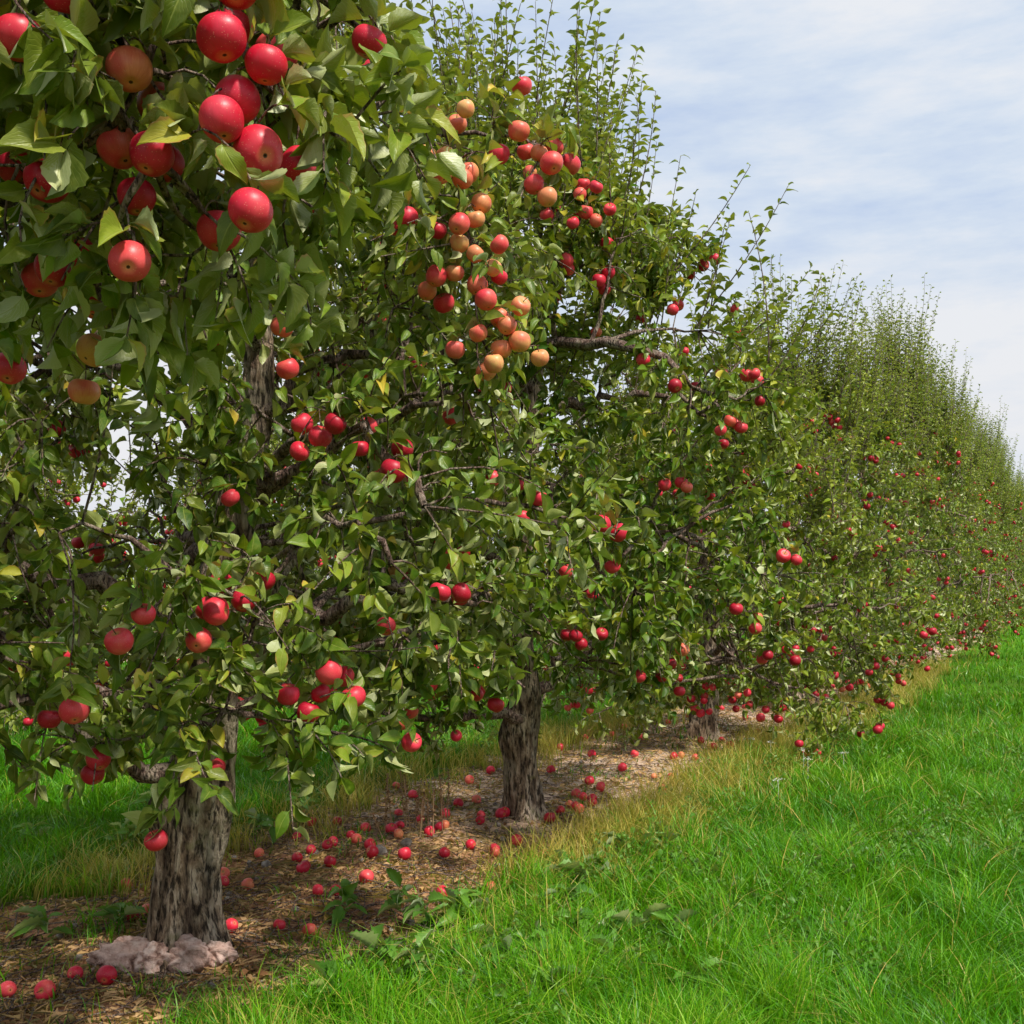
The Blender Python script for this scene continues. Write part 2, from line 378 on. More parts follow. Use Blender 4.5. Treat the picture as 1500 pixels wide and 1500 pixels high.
    if XL:
        xn=np.array(XL)[:,4:].reshape(-1,3);xn=np.repeat(xn,2,0)
        xn=xn[rng.random(len(xn))<.7]
        xt=xn+nz(rng.normal(size=xn.shape)+np.array([0,0,.5]))*rng.uniform(.12,.28,(len(xn),1))
        W=np.concatenate([W,mktw(xn,xt,.3)])
    parts.append(tubes(W,np.broadcast_to(np.linspace(.0045,.002,5),(len(W),5)),4))
    # sprouts
    top=S[:,-1][S[:,-1,2]>zb+.5*(zt-zb)]
    top=np.concatenate([top,S[:,5][S[:,5,2]>zb+.7*(zt-zb)]])
    sp=top[rng.integers(0,len(top),n_spr)]+rng.normal(size=(n_spr,3))*.04
    hh=(sp[:,2]-zb)/(zt-zb)
    sl=rng.uniform(spl[0],spl[1],n_spr)*np.clip(.55+.6*hh,0,1.15)
    oh=nz(np.stack([sp[:,0],sp[:,1],0*sl],-1))
    ed=nz(np.array([0,0,1.])+oh*rng.uniform(.05,spo,(n_spr,1))+rng.normal(size=(n_spr,3))*.15)
    se=sp+ed*sl[:,None]
    SP=bez(sp,(sp+se)/2+oh*.06*sl[:,None]+rng.normal(size=sp.shape)*.04,se,8)
    parts.append(tubes(SP,np.broadcast_to(np.linspace(.0055,.0018,8),(n_spr,8)),4))
    def along(P,t):
        K=P.shape[1];x=t*(K-1);i=np.minimum(x.astype(int),K-2);f=(x-i)[...,None]
        ar=np.arange(len(P))[:,None]
        a=P[ar,i];b_=P[ar,i+1];return a*(1-f)+b_*f,nz(b_-a)
    def twl(W,n,sz,lo=.2,yel=0.):
        t=rng.uniform(lo,1,(len(W),n))**.8
        p,T=along(W,t);p=p.reshape(-1,3);T=T.reshape(-1,3);N=len(p)
        rd=nz(rng.normal(size=(N,3)));rd=nz(rd-(rd*T).sum(1,keepdims=True)*T)
        out=nz(np.stack([p[:,0],p[:,1],(p[:,2]-(zb+zt)/2)*.5],-1))
        d=nz(.45*T+.85*rd+.2*out+np.array([0,0,-.25]))
        nr=np.array([0,0,.9])+.6*out+rng.normal(size=(N,3))*.6
        hv=(p[:,2]-zb)/(zt-zb)
        rr_=np.hypot(p[:,0],p[:,1])/1.4
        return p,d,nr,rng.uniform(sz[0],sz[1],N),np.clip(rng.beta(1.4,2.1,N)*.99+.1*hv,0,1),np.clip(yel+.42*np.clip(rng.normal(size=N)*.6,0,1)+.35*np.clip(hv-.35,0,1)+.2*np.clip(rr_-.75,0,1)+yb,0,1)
    LV=[twl(W,lpt,lsize),twl(S,8,lsize,.3)]
    t=np.broadcast_to(np.linspace(.04,1,ns),(n_spr,ns));p,T=along(SP,t);p=p.reshape(-1,3);T=T.reshape(-1,3)
    N=len(p);az=(np.tile(np.arange(ns)*2.4,n_spr)+np.repeat(rng.random(n_spr)*6.28,ns))+rng.normal(size=N)*.4
    rd=np.stack([np.cos(az),np.sin(az),0*az],-1)
    d=nz(.5*T+.85*rd+rng.normal(size=(N,3))*.2)
    nr=T*.9-rd*.3+rng.normal(size=(N,3))*.55
    LV.append((p,d,nr,np.tile(np.linspace(1.,.65,ns),n_spr)*rng.uniform(.8,1.15,N)*lsize[1]*.9,rng.random(N)*.75,np.clip(.55+rng.normal(size=N)*.3,0,1)))
    # apples
    cand=np.concatenate([W[:,3],W[:,4],S[:,6]])
    hc=(cand[:,2]-zb)/(zt-zb);ac=np.arctan2(cand[:,:2]@NN,cand[:,:2]@RD)
    rc=np.hypot(cand[:,0],cand[:,1])/crown_R(ac,np.clip(hc,0,1))
    ok=np.where((rc>.75)&(hc<.85))[0]
    A=[];Ar=[]
    def tryadd(p,r):
        for q in A[-500:]:
            if (p[0]-q[0])**2+(p[1]-q[1])**2+(p[2]-q[2])**2<.0049: return
        A.append(p);Ar.append(r)
    for i in rng.choice(ok,min(n_cl,len(ok)),replace=False):
        c=cand[i];base_r=rng.uniform(*ared)
        for q in range(rng.choice([1,1,2,2,3,4])):
            tryadd(c+np.array([rng.normal()*.045,rng.normal()*.045,-.07-abs(rng.normal())*.05]),np.clip(base_r+rng.normal()*.1,0,1))
    if xap is not None:
        for x in xap: tryadd(np.array(x[:3])-org,x[3])
    A=np.array(A);Ar=np.array(Ar)
    arad=rng.uniform(.032,.042,len(A));tilt=rng.normal(size=(len(A),3))*.45+np.array([0,0,1.])
    tops=A+np.array([0,0,.045])
    sn=attach(np.concatenate([W.reshape(-1,3),nodes2]),tops,0.)
    Q=bez(sn,(sn+tops)/2+np.array([0,0,.02]),tops,4)
    parts.append(tubes(Q,np.full((len(Q),4),.0018),4))
    LV.append(twl(Q,8,lsize,.2))
    if hero:
        hr=hero;hn=Ls[-hr['nl']:,4:].reshape(-1,3)
        q=nz(rng.normal(size=(hr['n2'],3)))*rng.random((hr['n2'],1))**.33
        t2=np.array(hr['c'])-org+q*np.array(hr['r'])
        p0=attach(hn,t2,0.);S2=bez(p0,(p0+t2)/2+rng.normal(size=t2.shape)*.05,t2,8)
        parts.append(tubes(S2,np.broadcast_to(np.linspace(.008,.003,8),(len(S2),8)),6))
        q=nz(rng.normal(size=(hr['n3'],3)))*rng.random((hr['n3'],1))**.38
        t3=np.array(hr['c'])-org+q*np.array(hr['r'])*1.08
        W2=mktw(np.concatenate([S2[:,2:].reshape(-1,3),hn]),t3,.3)
        parts.append(tubes(W2,np.broadcast_to(np.linspace(.0035,.0016,5),(len(W2),5)),5))
        HA=np.array([x[:3] for x in hr['ap']])-org;Hr=np.array([x[3] for x in hr['ap']])
        tops2=HA+np.array([0,0,.05]);sn=attach(np.concatenate([W2.reshape(-1,3),S2.reshape(-1,3)]),tops2,0.)
        Q2=bez(sn,(sn+tops2)/2+np.array([0,0,.03]),tops2,5)
        parts.append(tubes(Q2,np.full((len(HA),5),.002),5))
        h1=twl(W2,10,(.065,.11));h2=twl(Q2,8,(.07,.105),.1)
        h=[np.concatenate([a_,b_]) for a_,b_ in zip(h1,h2)]
        h[4]=rng.beta(1.,1.5,len(h[4]))
        c_=h[0]+h[1]*h[3][:,None]*.55
        keep=np.ones(len(c_),bool);vdir=nz(np.array([.25,-.95,-.3]))
        for a_ in HA:
            rel=c_-a_;dd=np.linalg.norm(rel,axis=1);al_=rel@vdir
            perp=np.linalg.norm(rel-al_[:,None]*vdir,axis=1)
            keep&=~(dd<.055)
            keep&=~((al_>0)&(al_<.4)&(perp<.05)&(rng.random(len(dd))<.86))
        keep&=(np.linalg.norm(c_+org-np.array([0,0,1.6]),axis=1)>1.45)
        h=tuple(x[keep] for x in h)
        v=leaves(*h,segs=12,cols=5,serr=.05,wide=.27)
        mk('leaves_low_branch',*v,M_leafF,parent=em)
        mk('apples_low_branch',*apple_mesh(HA,rng.normal(size=(len(HA),3))*.35+np.array([-.05,.4,1]),rng.uniform(.034,.041,len(HA)),Hr,32,24),M_apple,parent=em)
    v,f,D=cat(parts);mk('branches',v,f,D,M_twig,parent=em)
    P_,D_,N_,Z_,R_,Y_=[np.concatenate([l[i] for l in LV]) for i in range(6)]
    c_=P_+D_*Z_[:,None]*.55;keep=np.ones(len(c_),bool)
    for i,a_ in enumerate(A):
        o=nz(np.array([NN[0]*.7,NN[1]*1.2,-.2])+.5*nz(np.array([a_[0],a_[1],0])))
        rel=c_-a_;al_=rel@o;dd=(rel**2).sum(1);perp=dd-al_**2
        keep&=~(dd<.0026);keep&=~((al_>0)&(al_<.5)&(perp<.0028)&(rng.random(len(dd))<.85))
    v,f,D=leaves(P_[keep],D_[keep],N_[keep],Z_[keep],R_[keep],Y_[keep],segs=segs)
    mk('leaves',v,f,D,lmat,smooth=True,parent=em)
    nth=(16,12) if segs>3 else (10,8)
    mk('apples',*apple_mesh(A,tilt,arad,Ar,*nth),M_apple,parent=em)
    return em
def copy_tree(src,x,y,rot,sc,sz=1.):
    em=bpy.data.objects.new('apple_tree',None);bpy.context.scene.collection.objects.link(em)
    em.location=(x,y,float(hz(x,y))-.03);em.rotation_euler=(0,0,rot);em.scale=(sc,sc,sc*sz)
    for c in src.children:
        o=bpy.data.objects.new(c.name.split('.')[0],c.data);bpy.context.scene.collection.objects.link(o);o.parent=em
    return em
hap=[(-.717,1.75,2.51,.2),(-.79,1.75,2.434,.45),(-.648,1.85,2.43,.75),(-.68,2.1,2.48,.7),(-.465,1.75,2.434,.35),(-.403,1.79,2.41,.4),
(-.458,1.82,2.365,.25),(-.465,1.75,2.303,.4),(-.418,1.8,2.27,.45),(-.419,1.75,2.157,.5),(-.594,1.8,2.267,.2),(-.38,1.93,2.295,.4),
(-.275,2.1,2.6,.3),(-.63,1.8,2.09,.6),(-.62,1.95,2.31,.15),(-.443,1.75,2.52,.2),(-.92,2.4,2.07,.85),(-.94,2.4,1.98,.8),(-.99,2.6,2.22,.4),
(-1.02,2.6,2.28,.3),(-.346,2.7,2.82,.4),(-.67,1.95,2.25,.2),(-.9,2.3,2.25,.5),(-1.,2.2,2.4,.3),(-.55,2.05,2.22,.55),(-.86,2.05,2.15,.2),(-1.15,2.5,2.05,.4),(-.75,2.15,2.2,.4),
(-.7,1.95,2.34,.65),(-.83,1.95,2.28,.3),(-.95,2.2,2.17,.6),(-.5,1.95,2.55,.3)]
T0=make_tree((-2.95,1.4),101,zb=.9,zt=4.2,Rn=1.3,Rr=1.8,n_twig=900,segs=4,n_cl=34,
  xlimbs=[([(-2.9,1.4,2.3),(-2.1,1.6,2.9),(-1.3,1.85,3.0),(-.7,1.95,2.75),(-.45,1.9,2.45)],.035,.009),
          ([(-2.9,1.4,1.9),(-2.2,1.8,2.4),(-1.5,2.2,2.55),(-1.05,2.35,2.35),(-.85,2.3,2.1)],.03,.008),
          ([(-2.1,1.6,2.9),(-1.4,2.1,3.1),(-.8,2.3,3.05),(-.4,2.3,2.8),(-.25,2.3,2.6)],.022,.007),
          ([(-1.3,1.85,3.0),(-.95,1.9,2.8),(-.7,1.9,2.55),(-.62,1.9,2.3)],.014,.006)],
  hero=dict(nl=4,n2=54,n3=240,c=(-.78,2.12,2.58),r=(.6,.5,.54),ap=hap))
r=np.random.default_rng(3)
xa1=[(-.45,3.9,1.4,.5),(-.5,3.8,2.1,.5),(-.65,3.7,2.05,.4),(-.72,3.75,2.1,.4),(-.72,3.7,2.0,.5),(-.78,3.7,2.42,.75),(-.76,3.7,2.28,.65),(-.35,3.8,1.0,.4),
 (-.6,3.9,1.22,.5),(-.66,3.9,1.17,.3),(-.2,4.2,1.5,.2),(-.27,4.1,1.52,.3),(-1.5,3.7,1.31,.4),(-1.0,3.7,.93,.5),(-.98,3.8,1.85,.5),(.1,4.2,1.88,.35),(.35,4.3,1.78,.3),(.42,4.3,1.75,.3),(.4,4.35,1.62,.4),(.45,4.35,1.63,.2)]
for i in range(36):
    t=r.random();xa1.append((-.24+.13*t+r.normal()*.05+(.1 if r.random()<.25 else 0),3.86+r.normal()*.05,3.22-.95*t,r.uniform(.62,1)))
for i in range(12): xa1.append((-.01+r.normal()*.05,3.88+r.normal()*.04,2.38+r.normal()*.07,r.uniform(.6,.95)))
for i in range(10): xa1.append((.09+r.normal()*.07,3.95+r.normal()*.04,3.12+r.normal()*.1,r.uniform(.4,.8)))
T1=make_tree((-1.36,4.5),202,zb=.98,zt=4.3,Rr=1.8,Rn=1.4,segs=5,n_twig=1750,lpt=12,lsize=(.065,.105),n_spr=60,n_cl=84,n_sec=170,gap=-.72,lmat=M_leafF,lr0=.052,
  path=[(0,0,-.05),(0,0,.12),(.01,0,.35),(.05,0,.65),(.1,0,.9),(.15,0,1.5),(.3,.05,2.4),(.25,.1,3.6)],
  rad=[.18,.15,.13,.15,.105,.085,.055,.02],tr=(72,180),prof=[.85,1.,1.,.88,.62,.15],
  xlimbs=[([(-1.33,4.5,.72),(-1.6,4.25,.95),(-1.8,4.0,1.3),(-2.05,3.75,1.55)],.055,.02),
          ([(-1.2,4.4,1.5),(-.8,3.75,1.66),(-.58,3.55,1.76),(-.45,3.45,1.7),(-.38,3.42,1.62)],.018,.007),
          ([(-.7,3.62,1.7),(-.8,3.5,1.46),(-.86,3.45,1.3),(-.88,3.45,1.15)],.01,.005),
          ([(-1.1,4.45,2.),(-.6,3.85,2.1),(-.4,3.6,1.97),(-.28,3.5,1.8)],.022,.011),
          ([(-1.1,4.45,1.7),(-.3,4.3,1.85),(.1,4.2,1.84),(.4,4.25,1.74)],.014,.005),
          ([(-1.1,4.5,2.7),(-.7,4.35,3.1),(-.3,4.0,3.25),(-.17,3.94,2.9),(-.12,3.94,2.45)],.016,.004),
          ([(-.6,4.3,3.1),(-.2,4.1,3.25),(.05,4.0,3.2),(.12,3.98,3.05)],.009,.004),
          ([(-1.25,4.5,1.0),(-.7,4.4,1.25),(-.25,4.3,1.3),(.05,4.2,1.15)],.02,.005)],xap=xa1)
xa2=[]
for i in range(14): xa2.append((.3+r.normal()*.12,5.9+r.normal()*.05,3.6+r.normal()*.2,r.uniform(.3,.8)))
T2=make_tree((.09,7.2),303,zb=.78,zt=4.5,Rr=1.95,Rn=1.6,segs=4,n_twig=2000,lpt=12,lsize=(.065,.105),n_spr=300,spl=(.4,1.05),n_cl=135,n_sec=190,gap=-.65,ns=26,spo=.6,lr0=.052,
  path=[(0,0,-.05),(0,0,.12),(-.02,0,.35),(-.03,0,.6),(0,0,.9),(-.05,0,1.6),(.05,-.1,2.6),(.1,0,3.7)],rad=[.17,.12,.1,.115,.085,.07,.055,.02],
  xlimbs=[([(.1,7.1,2.5),(-.3,6.6,2.9),(-.75,6.3,2.9),(-1.1,6.2,2.7)],.045,.018),
          ([(.1,7.1,2.6),(.1,6.6,2.95),(.5,6.1,2.92),(.85,5.9,2.74),(1.1,6.0,2.6)],.038,.014),
          ([(.09,7.15,.6),(-.1,7.,.74),(-.57,6.8,.72),(-1.1,6.8,.9)],.04,.018)],xap=xa2)
T3=make_tree((1.87,10.7),404,zb=.6,zt=3.5,Rr=1.75,Rn=1.75,segs=3,n_twig=1600,n_spr=180,n_cl=150,rad=[.19,.14,.12,.13,.07,.05,.02],lsize=(.07,.105),droop=.3,yb=.25,gap=-.6)  # yb yellows these leaves, painting extra light on the crown into their colour
PF=[.7,.98,1.,.72,.42,.1]
kw=dict(segs=2,n_twig=1400,n_spr=250,spl=(.6,1.45),n_cl=170,ared=(0,.5),lsize=(.08,.12),lpt=10,droop=.3,yb=.1,ns=26,tr=(20,40),prof=PF,spo=.3)
T4=make_tree((3.6,14.0),505,zb=.5,zt=4.3,Rr=1.6,Rn=1.7,**kw)
T5=make_tree((5.85,18.3),606,zb=.5,zt=4.8,Rr=1.65,Rn=1.75,**kw)
src=[T4,T5,T3];r=np.random.default_rng(9)
for i in range(1,11):
    x=5.85+2.35*i;y=18.3+4.43*i
    copy_tree(src[i%2],x+r.normal()*.15,y+r.normal()*.1,math.pi*(i%2)+r.normal()*.2,r.uniform(1.0,1.18),r.uniform(.95,1.14))
for i in range(-1,7):
    x=-1.36-7*NN[0]+1.95*i;y=4.5-7*NN[1]+3.68*i
    copy_tree(src[(i+1)%3],x+r.normal()*.1,y+r.normal()*.1,math.pi*((i+1)%2)+r.normal()*.1,r.uniform(.9,1.08))
# ---------------------------------------------------------------- grass
rng=np.random.default_rng(77)
def blades(x,y,L,w,rnd,dry,rows,lean):
    N=len(x);z=hz(x,y)-.005
    az=rng.random(N)*6.283;wd=np.stack([np.cos(az),np.sin(az),0*az],-1)
    la=rng.random(N)*6.283;fl=vn(x*1.7,y*1.7,21)*14
    ld=nz(np.stack([np.cos(la)+.55*np.cos(fl),np.sin(la)+.55*np.sin(fl),0*la],-1))
    b_=(lean*rng.uniform(.15,1.35,N))[:,None]
    t=np.linspace(0,1,rows)
    base=np.stack([x,y,z],-1)
    V=np.zeros((N,rows,2,3))
    for i,tt in enumerate(t):
        c=base+ld*b_*tt**2*L[:,None]+np.array([0,0,1])*(L[:,None]*(tt-.35*b_*tt**2.2))
        ww=(w*(1-tt**1.6)+.0003)[:,None]*.5
        V[:,i,0]=c-wd*ww;V[:,i,1]=c+wd*ww
    D=np.zeros((N,rows,2,4));D[...,0]=rnd[:,None,None];D[...,1]=t[None,:,None];D[...,3]=dry[:,None,None]
    k=np.arange(rows-1);f=np.stack([2*k,2*k+1,2*k+3,2*k+2],-1)
    F=(f[None]+(np.arange(N)*rows*2)[:,None,None]).reshape(-1,4)
    return V.reshape(-1,3),F,D.reshape(-1,4)
def field(N,d0,d1,lat,rows,wm):
    d=np.exp(rng.uniform(math.log(d0),math.log(d1),N));x=d*rng.uniform(-lat,lat,N);y=d
    st=strip(x,y)
    patch=vn(x*2.2,y*2.2,31)
    p=np.where(st>0,np.where(patch>.74,.2,.025),1.)
    p=np.where((st>-.12)&(st<=0),.6,p)
    p*=np.where(vn(x*3.3,y*3.3,35)>.25,1,.4)
    k=rng.random(N)<p;x,y,st,patch,d=x[k],y[k],st[k],patch[k],d[k];N=len(x)
    big=vn(x*.9,y*.9,41);cl=vn(x*5,y*5,42);cl2=vn(x*13,y*13,45)
    L=(.035+.09*big+.11*cl**1.5+.1*cl2**2)*rng.uniform(.6,1.45,N)*np.where(st>0,.55,1.)
    w=.0046*rng.uniform(.6,1.5,N)*wm*np.clip(d/4,1,8)**.6
    rnd=np.clip(-.1+.5*vn(x*.7,y*.7,43)+.3*cl+.32*cl2+rng.normal(size=N)*.18,0,1)
    s=x*NN[0]+y*NN[1]-S0
    nearrow=np.exp(-(np.minimum(abs(s-.8),abs(s+1.25))/.42)**2)*np.where(y>5.6,.9,.2)
    dry=(rng.random(N)<(.045+nearrow*(vn(x*1.5,y*1.5,44)>.2))).astype(float)*rng.uniform(.5,1,N)
    return blades(x,y,L,w,rnd,dry,rows,np.full(N,.8))
parts=[field(230000,2.6,12,.62,4,1.05),field(120000,12,75,.75,3,1.3)]
x=rng.uniform(-7,7,22000);y=rng.uniform(-5,8,22000);k=strip(x,y)<0;x,y=x[k],y[k]
parts.append(blades(x,y,rng.uniform(.08,.2,len(x)),np.full(len(x),.006),rng.random(len(x))*.8,np.zeros(len(x)),3,np.full(len(x),.75)))
cxx=rng.uniform(-1,5,460);cyy=rng.uniform(3.2,12,460);k=strip(cxx,cyy)<-.1;cxx,cyy=cxx[k],cyy[k];k=np.repeat(np.arange(len(cxx)),40)
px=cxx[k]+rng.normal(size=len(k))*.045;py=cyy[k]+rng.normal(size=len(k))*.045
parts.append(blades(px,py,rng.uniform(.15,.34,len(k)),np.full(len(k),.006),np.clip(.15+.65*rng.random(len(cxx))[k]+rng.normal(size=len(k))*.1,0,1),(rng.random(len(k))<.08)*1.,5,np.full(len(k),1.)))
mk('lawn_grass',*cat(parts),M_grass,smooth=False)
cx=[];
for i in range(460):
    yy=rng.uniform(5.4,19);side=rng.choice([-1.15,.8],p=[.3,.7]);ss=S0+side+rng.normal()*.19
    xx=(ss-NN[1]*yy)/NN[0];cx.append((xx,yy))
cx=np.array(cx);k=np.repeat(np.arange(len(cx)),42)
px=cx[k,0]+rng.normal(size=len(k))*.07;py=cx[k,1]+rng.normal(size=len(k))*.07
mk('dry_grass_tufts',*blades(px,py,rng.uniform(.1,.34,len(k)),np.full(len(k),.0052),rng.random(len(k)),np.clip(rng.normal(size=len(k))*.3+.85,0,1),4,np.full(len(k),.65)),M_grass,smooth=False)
# ---------------------------------------------------------------- litter
def instrip(N,y0,y1,marg=0.):
    yy=np.exp(rng.uniform(math.log(y0),math.log(y1),N));ss=S0+rng.uniform(-1.4,.8,N);xx=(ss-NN[1]*yy)/NN[0]
    k=strip(xx,yy)>marg;return xx[k],yy[k]
x,y=instrip(5200,2.8,30,-.06);N=len(x)
a=rng.random(N)*6.28;pos=np.stack([x,y,hz(x,y)+.008],-1)
d=np.stack([np.cos(a),np.sin(a),rng.normal(size=N)*.15],-1);nr=rng.normal(size=(N,3))*.3+np.array([0,0,1])
mk('leaf_litter',*leaves(pos,d,nr,rng.uniform(.025,.075,N),rng.random(N),np.zeros(N),segs=4),M_litter)
x,y=instrip(5200,2.8,26,-.02);N=len(x);a=rng.random(N)*3.14;L=rng.uniform(.03,.26,N)**1.;zz=hz(x,y)+.008
p0=np.stack([x,y,zz],-1);p1=p0+np.stack([np.cos(a)*L,np.sin(a)*L,rng.random(N)*.015],-1);p1[:,2]=hz(p1[:,0],p1[:,1])+.008+rng.random(N)*.02
mk('twig_litter',*tubes(bez(p0,(p0+p1)/2+rng.normal(size=(N,3))*.012,p1,4),np.broadcast_to(rng.uniform(.001,.0035,(N,1)),(N,4)),4),M_twig)
x,y=instrip(26000,3,22,-.08);pp=vn(x*1.4,y*1.4,61)+.35*(y>7);k=pp>.48;x,y=x[k],y[k];N=len(x)
a=rng.random(N)*6.28;pos=np.stack([x,y,hz(x,y)+.01],-1);d=np.stack([np.cos(a),np.sin(a),rng.normal(size=N)*.08],-1)
vv,ff,dd=leaves(pos,d,rng.normal(size=(N,3))*.3+np.array([0,0,1]),rng.uniform(.05,.16,N),rng.uniform(.6,.9,N),np.zeros(N),segs=2,cols=3,wide=.022)
mk('straw_litter',vv,ff,dd,M_litter)
fa=[(-1.87,4.05),(-1.71,4.0),(-1.68,4.2),(-1.54,4.15),(-.88,4.75),(-.96,5.4),(-1.2,6.1),(-1.12,5.85),(-1.05,6.4),(-.92,6.45),(-.82,6.3),(-.34,5.4),(-.1,6.25),
(-.24,6.35),(.55,7.5),(.32,7.25),(.39,7.45),(-.2,7.1),(.26,7.1),(-.68,6.55),(-1.48,5.6),(-2.0,5.65),(-.38,6.15),(.65,8.),(-.75,6.7),(-.7,6.8),(-1.15,6.25),(-1.3,6.6),(.45,7.3),(-1.0,6.0),(-.6,6.1),(-.5,6.6),(-.45,6.75)]
x,y=instrip(85,6.8,22,.0);x2,y2=instrip(34,4.6,8.5,.05);fx=np.concatenate([[p[0] for p in fa],x,x2]);fy=np.concatenate([[p[1] for p in fa],y,y2]);N=len(fx)
rad=rng.uniform(.028,.039,N)
mk('fallen_apples',*apple_mesh(np.stack([fx,fy,hz(fx,fy)+rad*.82],-1),rng.normal(size=(N,3)),rad,rng.uniform(0,.8,N)),M_apple)
x,y=instrip(700,3,14,0);N=len(x);rad=.004+.016*rng.random(N)**4
xs=np.array([-.75,-.62,-1.35]);ys=np.array([6.2,6.4,6.0]);x=np.concatenate([x,xs]);y=np.concatenate([y,ys]);rad=np.concatenate([rad,[.045,.035,.03]]);N=len(x)
v,f,D=apple_mesh(np.stack([x,y,hz(x,y)+rad*.3],-1),rng.normal(size=(N,3))*.3+np.array([0,0,1]),rad,rng.random(N),8,7,stem=False)
v=v+ (rng.normal(size=v.shape)*.0012)
mk('stones',v,f,D,M_stone)
# swollen root burrs at the foot of the first tree
prt=[]
th=np.linspace(0,2*np.pi,64,endpoint=False);ph=np.linspace(.02,np.pi-.02,40);PH,TH=np.meshgrid(ph,th,indexing='ij')
for (kx,ky,kz,a_,b_,c_) in [(-1.55,4.36,.05,.12,.1,.09),(-1.41,4.32,.05,.09,.07,.075),(-1.27,4.32,.07,.08,.07,.08),(-1.17,4.37,.06,.065,.06,.06)]:
    X=np.sin(PH)*np.cos(TH);Y=np.sin(PH)*np.sin(TH);Z=np.cos(PH)
    dsp=1+.5*(vn(X*2.2+kx*9,Y*2.2+Z*2.5,7)-.5)+.3*(vn(X*5+kx*9,Y*5+Z*6,8)-.5)+.06*(vn(X*12,Y*12+Z*12+kx*9,8)-.5)
    V=np.stack([kx+X*a_*dsp,ky+Y*b_*dsp,kz+Z*c_*dsp],-1).reshape(-1,3)-np.array([-1.36,4.5,0]);m_=64
    k,j=np.meshgrid(np.arange(39),np.arange(m_),indexing='ij')
    f=np.stack([k*m_+j,(k+1)*m_+j,(k+1)*m_+(j+1)%m_,k*m_+(j+1)%m_],-1).reshape(-1,4);prt.append((V,f,np.ones((len(V),4))))
v,f,D=cat(prt);mk('root_burr',v,f,D,M_root,parent=T1)
# low weeds at the edge of the strip
cs=[];
for (wx,wy,nn,sp) in [(.28,4.9,8,.2),(.2,4.35,8,.22),(.45,5.6,5,.18),(-.15,5.1,5,.2),(-1.7,4.9,3,.15),(-2.3,6.6,8,.35),(-1.9,7.2,6,.3),(.75,6.6,4,.2),(-.3,4.2,3,.2)]:
    for i in range(nn): cs.append((wx+rng.normal()*sp,wy+rng.normal()*sp))
cs=np.array(cs);k=np.repeat(np.arange(len(cs)),12);N=len(k);a=rng.random(N)*6.28
pos=np.stack([cs[k,0],cs[k,1],hz(cs[k,0],cs[k,1])+.03+.1*rng.random(N)],-1)
d=np.stack([np.cos(a),np.sin(a),rng.uniform(.2,1.1,N)],-1)
mk('broadleaf_weeds',*leaves(pos,d,np.array([0,0,1.])+rng.normal(size=(N,3))*.35,rng.uniform(.06,.17,N),rng.random(N),np.zeros(N),segs=12,cols=5,wide=.22,serr=.14),M_weed)
x=rng.uniform(-.8,5,5200);y=rng.uniform(3.1,11,5200);k=(strip(x,y)<-.05)&(vn(x*1.6,y*1.6,81)>.55);x,y=x[k],y[k];k=np.repeat(np.arange(len(x)),4);N=len(k);a=rng.random(N)*6.28
pos=np.stack([x[k]+rng.normal(size=N)*.01,y[k]+rng.normal(size=N)*.01,hz(x[k],y[k])+.07+.08*rng.random(N)],-1)
mk('clover_patches',*leaves(pos,np.stack([np.cos(a),np.sin(a),.2+0*a],-1),np.array([0,0,1.])+rng.normal(size=(N,3))*.3,rng.uniform(.025,.05,N),rng.random(N),np.zeros(N),segs=3,wide=.4),M_weed)
# brown dock stalks
N=16;x=rng.uniform(-.95,-.35,N);y=6.75+rng.normal(size=N)*.15;L=rng.uniform(.15,.38,N);p0=np.stack([x,y,hz(x,y)],-1);p1=p0+np.stack([rng.normal(size=N)*.03,rng.normal(size=N)*.03,L],-1)
st=bez(p0,(p0+p1)/2,p1,6);sd=tubes(st,np.full((N,6),.0035),5,np.zeros(N));sd[2][:,3]=0
k=np.repeat(np.arange(N),40);t=rng.uniform(.35,1,len(k));pp=p0[k]*(1-t[:,None])+p1[k]*t[:,None]
sv=leaves(pp,rng.normal(size=(len(k),3))+np.array([0,0,.6]),rng.normal(size=(len(k),3)),rng.uniform(.012,.025,len(k)),rng.random(len(k))*.1,np.zeros(len(k)),segs=2)
mk('dock_stalks',*cat([sd,sv]),M_litter)
cs=np.array([(2.05,9.4),(2.2,9.3),(2.4,9.0),(1.95,9.8),(2.55,9.5),(2.3,8.5),(2.7,8.9),(1.85,7.6),(2.45,9.6)]);
k=np.repeat(np.arange(len(cs)),22);N=len(k)
px=cs[k,0]+rng.normal(size=N)*.02;py=cs[k,1]+rng.normal(size=N)*.02;h=.22
pos=np.stack([px,py,hz(px,py)+h+rng.normal(size=N)*.006],-1);a=rng.random(N)*6.28
pv=leaves(pos,np.stack([np.cos(a),np.sin(a),0*a],-1),np.array([[0,0,1.]])+rng.normal(size=(N,3))*.2,np.full(N,.014),rng.random(N),np.zeros(N),segs=2)
sb=np.stack([cs[:,0],cs[:,1],hz(cs[:,0],cs[:,1])],-1);se_=sb+np.array([0,0,.22]);stm=tubes(bez(sb,(sb+se_)/2+.01,se_,4),np.full((len(cs),4),.0015),4)
mk('white_wildflowers',*cat([pv,stm]),M_white)
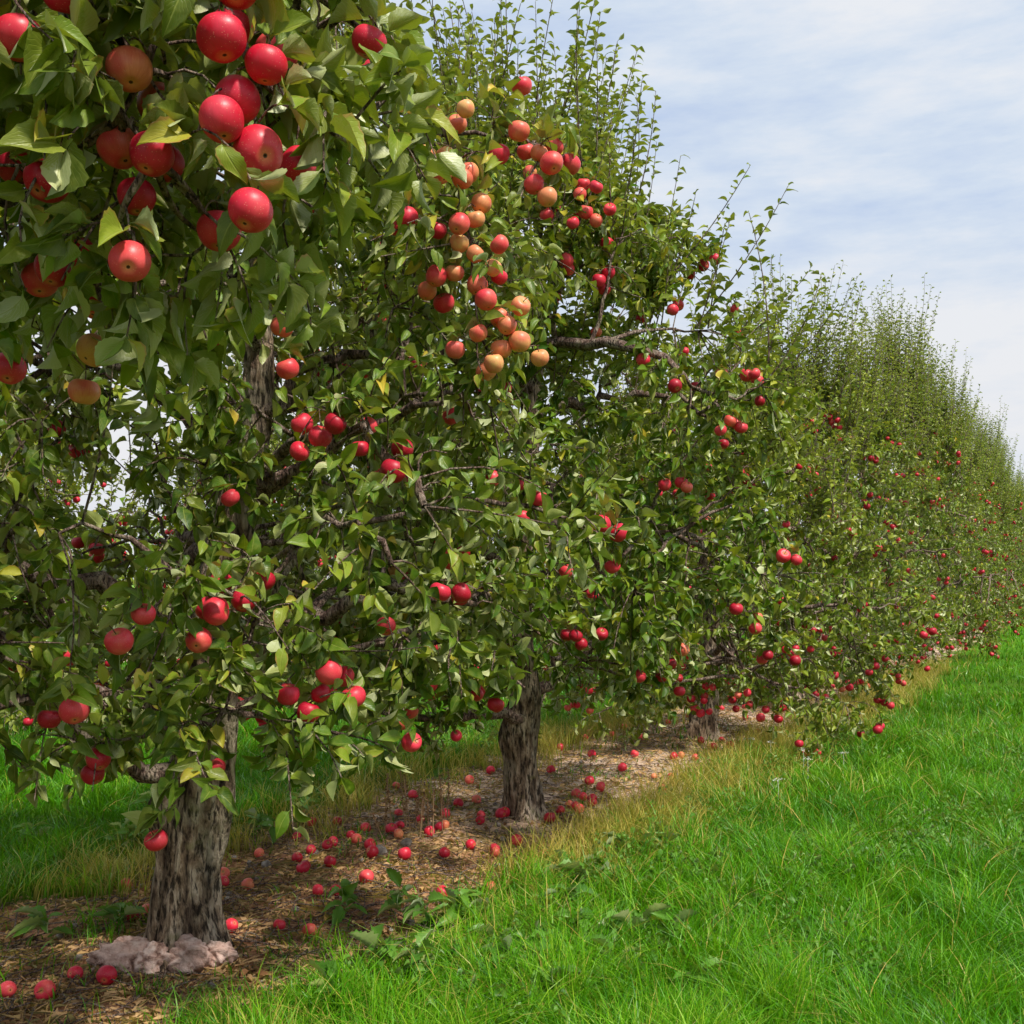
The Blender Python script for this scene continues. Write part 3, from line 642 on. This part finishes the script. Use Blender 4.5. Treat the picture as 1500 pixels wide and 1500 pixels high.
# ---------------------------------------------------------------- distant trees on the horizon
rng=np.random.default_rng(5)
N=20000;a=rng.random(N)*6.283;dd=170+rng.random(N)*25;hgt=(5+6*vn(a*14,a*0,9)+3*vn(a*60,a*0,8))
z=rng.random(N)**.8*hgt;pos=np.stack([np.cos(a)*dd,np.sin(a)*dd,z],-1)
mk('distant_tree_line',*leaves(pos,rng.normal(size=(N,3)),rng.normal(size=(N,3))+np.array([0,0,1]),rng.uniform(1.,2.2,N),rng.random(N)*.7,np.zeros(N),segs=2),M_leaf)
# ---------------------------------------------------------------- light
el=math.radians(54);sx,sy=.7,-.71;l=math.hypot(sx,sy);sx/=l;sy/=l
sd=Vector((sx*math.cos(el),sy*math.cos(el),math.sin(el)))
sun=bpy.data.lights.new('sun','SUN');sun.energy=5.;sun.angle=math.radians(4);sun.color=(1,.94,.83)
so=bpy.data.objects.new('sun',sun);bpy.context.scene.collection.objects.link(so);so.rotation_euler=sd.to_track_quat('Z','Y').to_euler()
w=bpy.data.worlds.new('World');bpy.context.scene.world=w;w.use_nodes=True;nt=w.node_tree;nt.nodes.clear();b=NB(nt)
sk=b.n('ShaderNodeTexSky',sky_type='NISHITA');sk.sun_disc=False;sk.sun_elevation=el;sk.sun_rotation=math.atan2(sx,sy)
tc=b.n('ShaderNodeTexCoord').outputs['Generated']
mp=b.vscale(tc,(1.,1.,2.6));n1=b.noise(mp,1.9,6,.5);n2=b.noise(b.vscale(tc,(1,1,4)),5.5,6,.6)
nn=b.m('ADD',b.m('MULTIPLY',n1,.6),b.m('MULTIPLY',n2,.4))
cl=b.ramp(nn,[(.4,(5.7,6.9,9.1)),(.48,(7.0,7.95,9.3)),(.56,(8.7,9.0,9.5))])
sp=b.n('ShaderNodeSeparateXYZ');b.set(sp.inputs[0],tc)
cl=b.mix(b.mr(sp.outputs[2],.0,.3,.7,0),cl,(9.1,8.8,8.7))
c=b.mix(b.mr(nn,.35,.5,.9,.97),sk.outputs[0],cl)
bg=b.n('ShaderNodeBackground');b.set(bg.inputs[0],c);bg.inputs[1].default_value=.096
o=b.n('ShaderNodeOutputWorld');nt.links.new(bg.outputs[0],o.inputs[0])
# ---------------------------------------------------------------- camera
cam=bpy.data.cameras.new('camera');cam.lens=38.4;cam.sensor_width=36;cam.shift_y=.0667;cam.clip_end=2000;cam.clip_start=.05
co=bpy.data.objects.new('camera',cam);bpy.context.scene.collection.objects.link(co);co.location=(0,0,1.6);co.rotation_euler=(math.radians(90),0,0)
bpy.context.scene.camera=co
s=bpy.context.scene;s.view_settings.view_transform='Standard';s.view_settings.look='None';s.view_settings.exposure=0
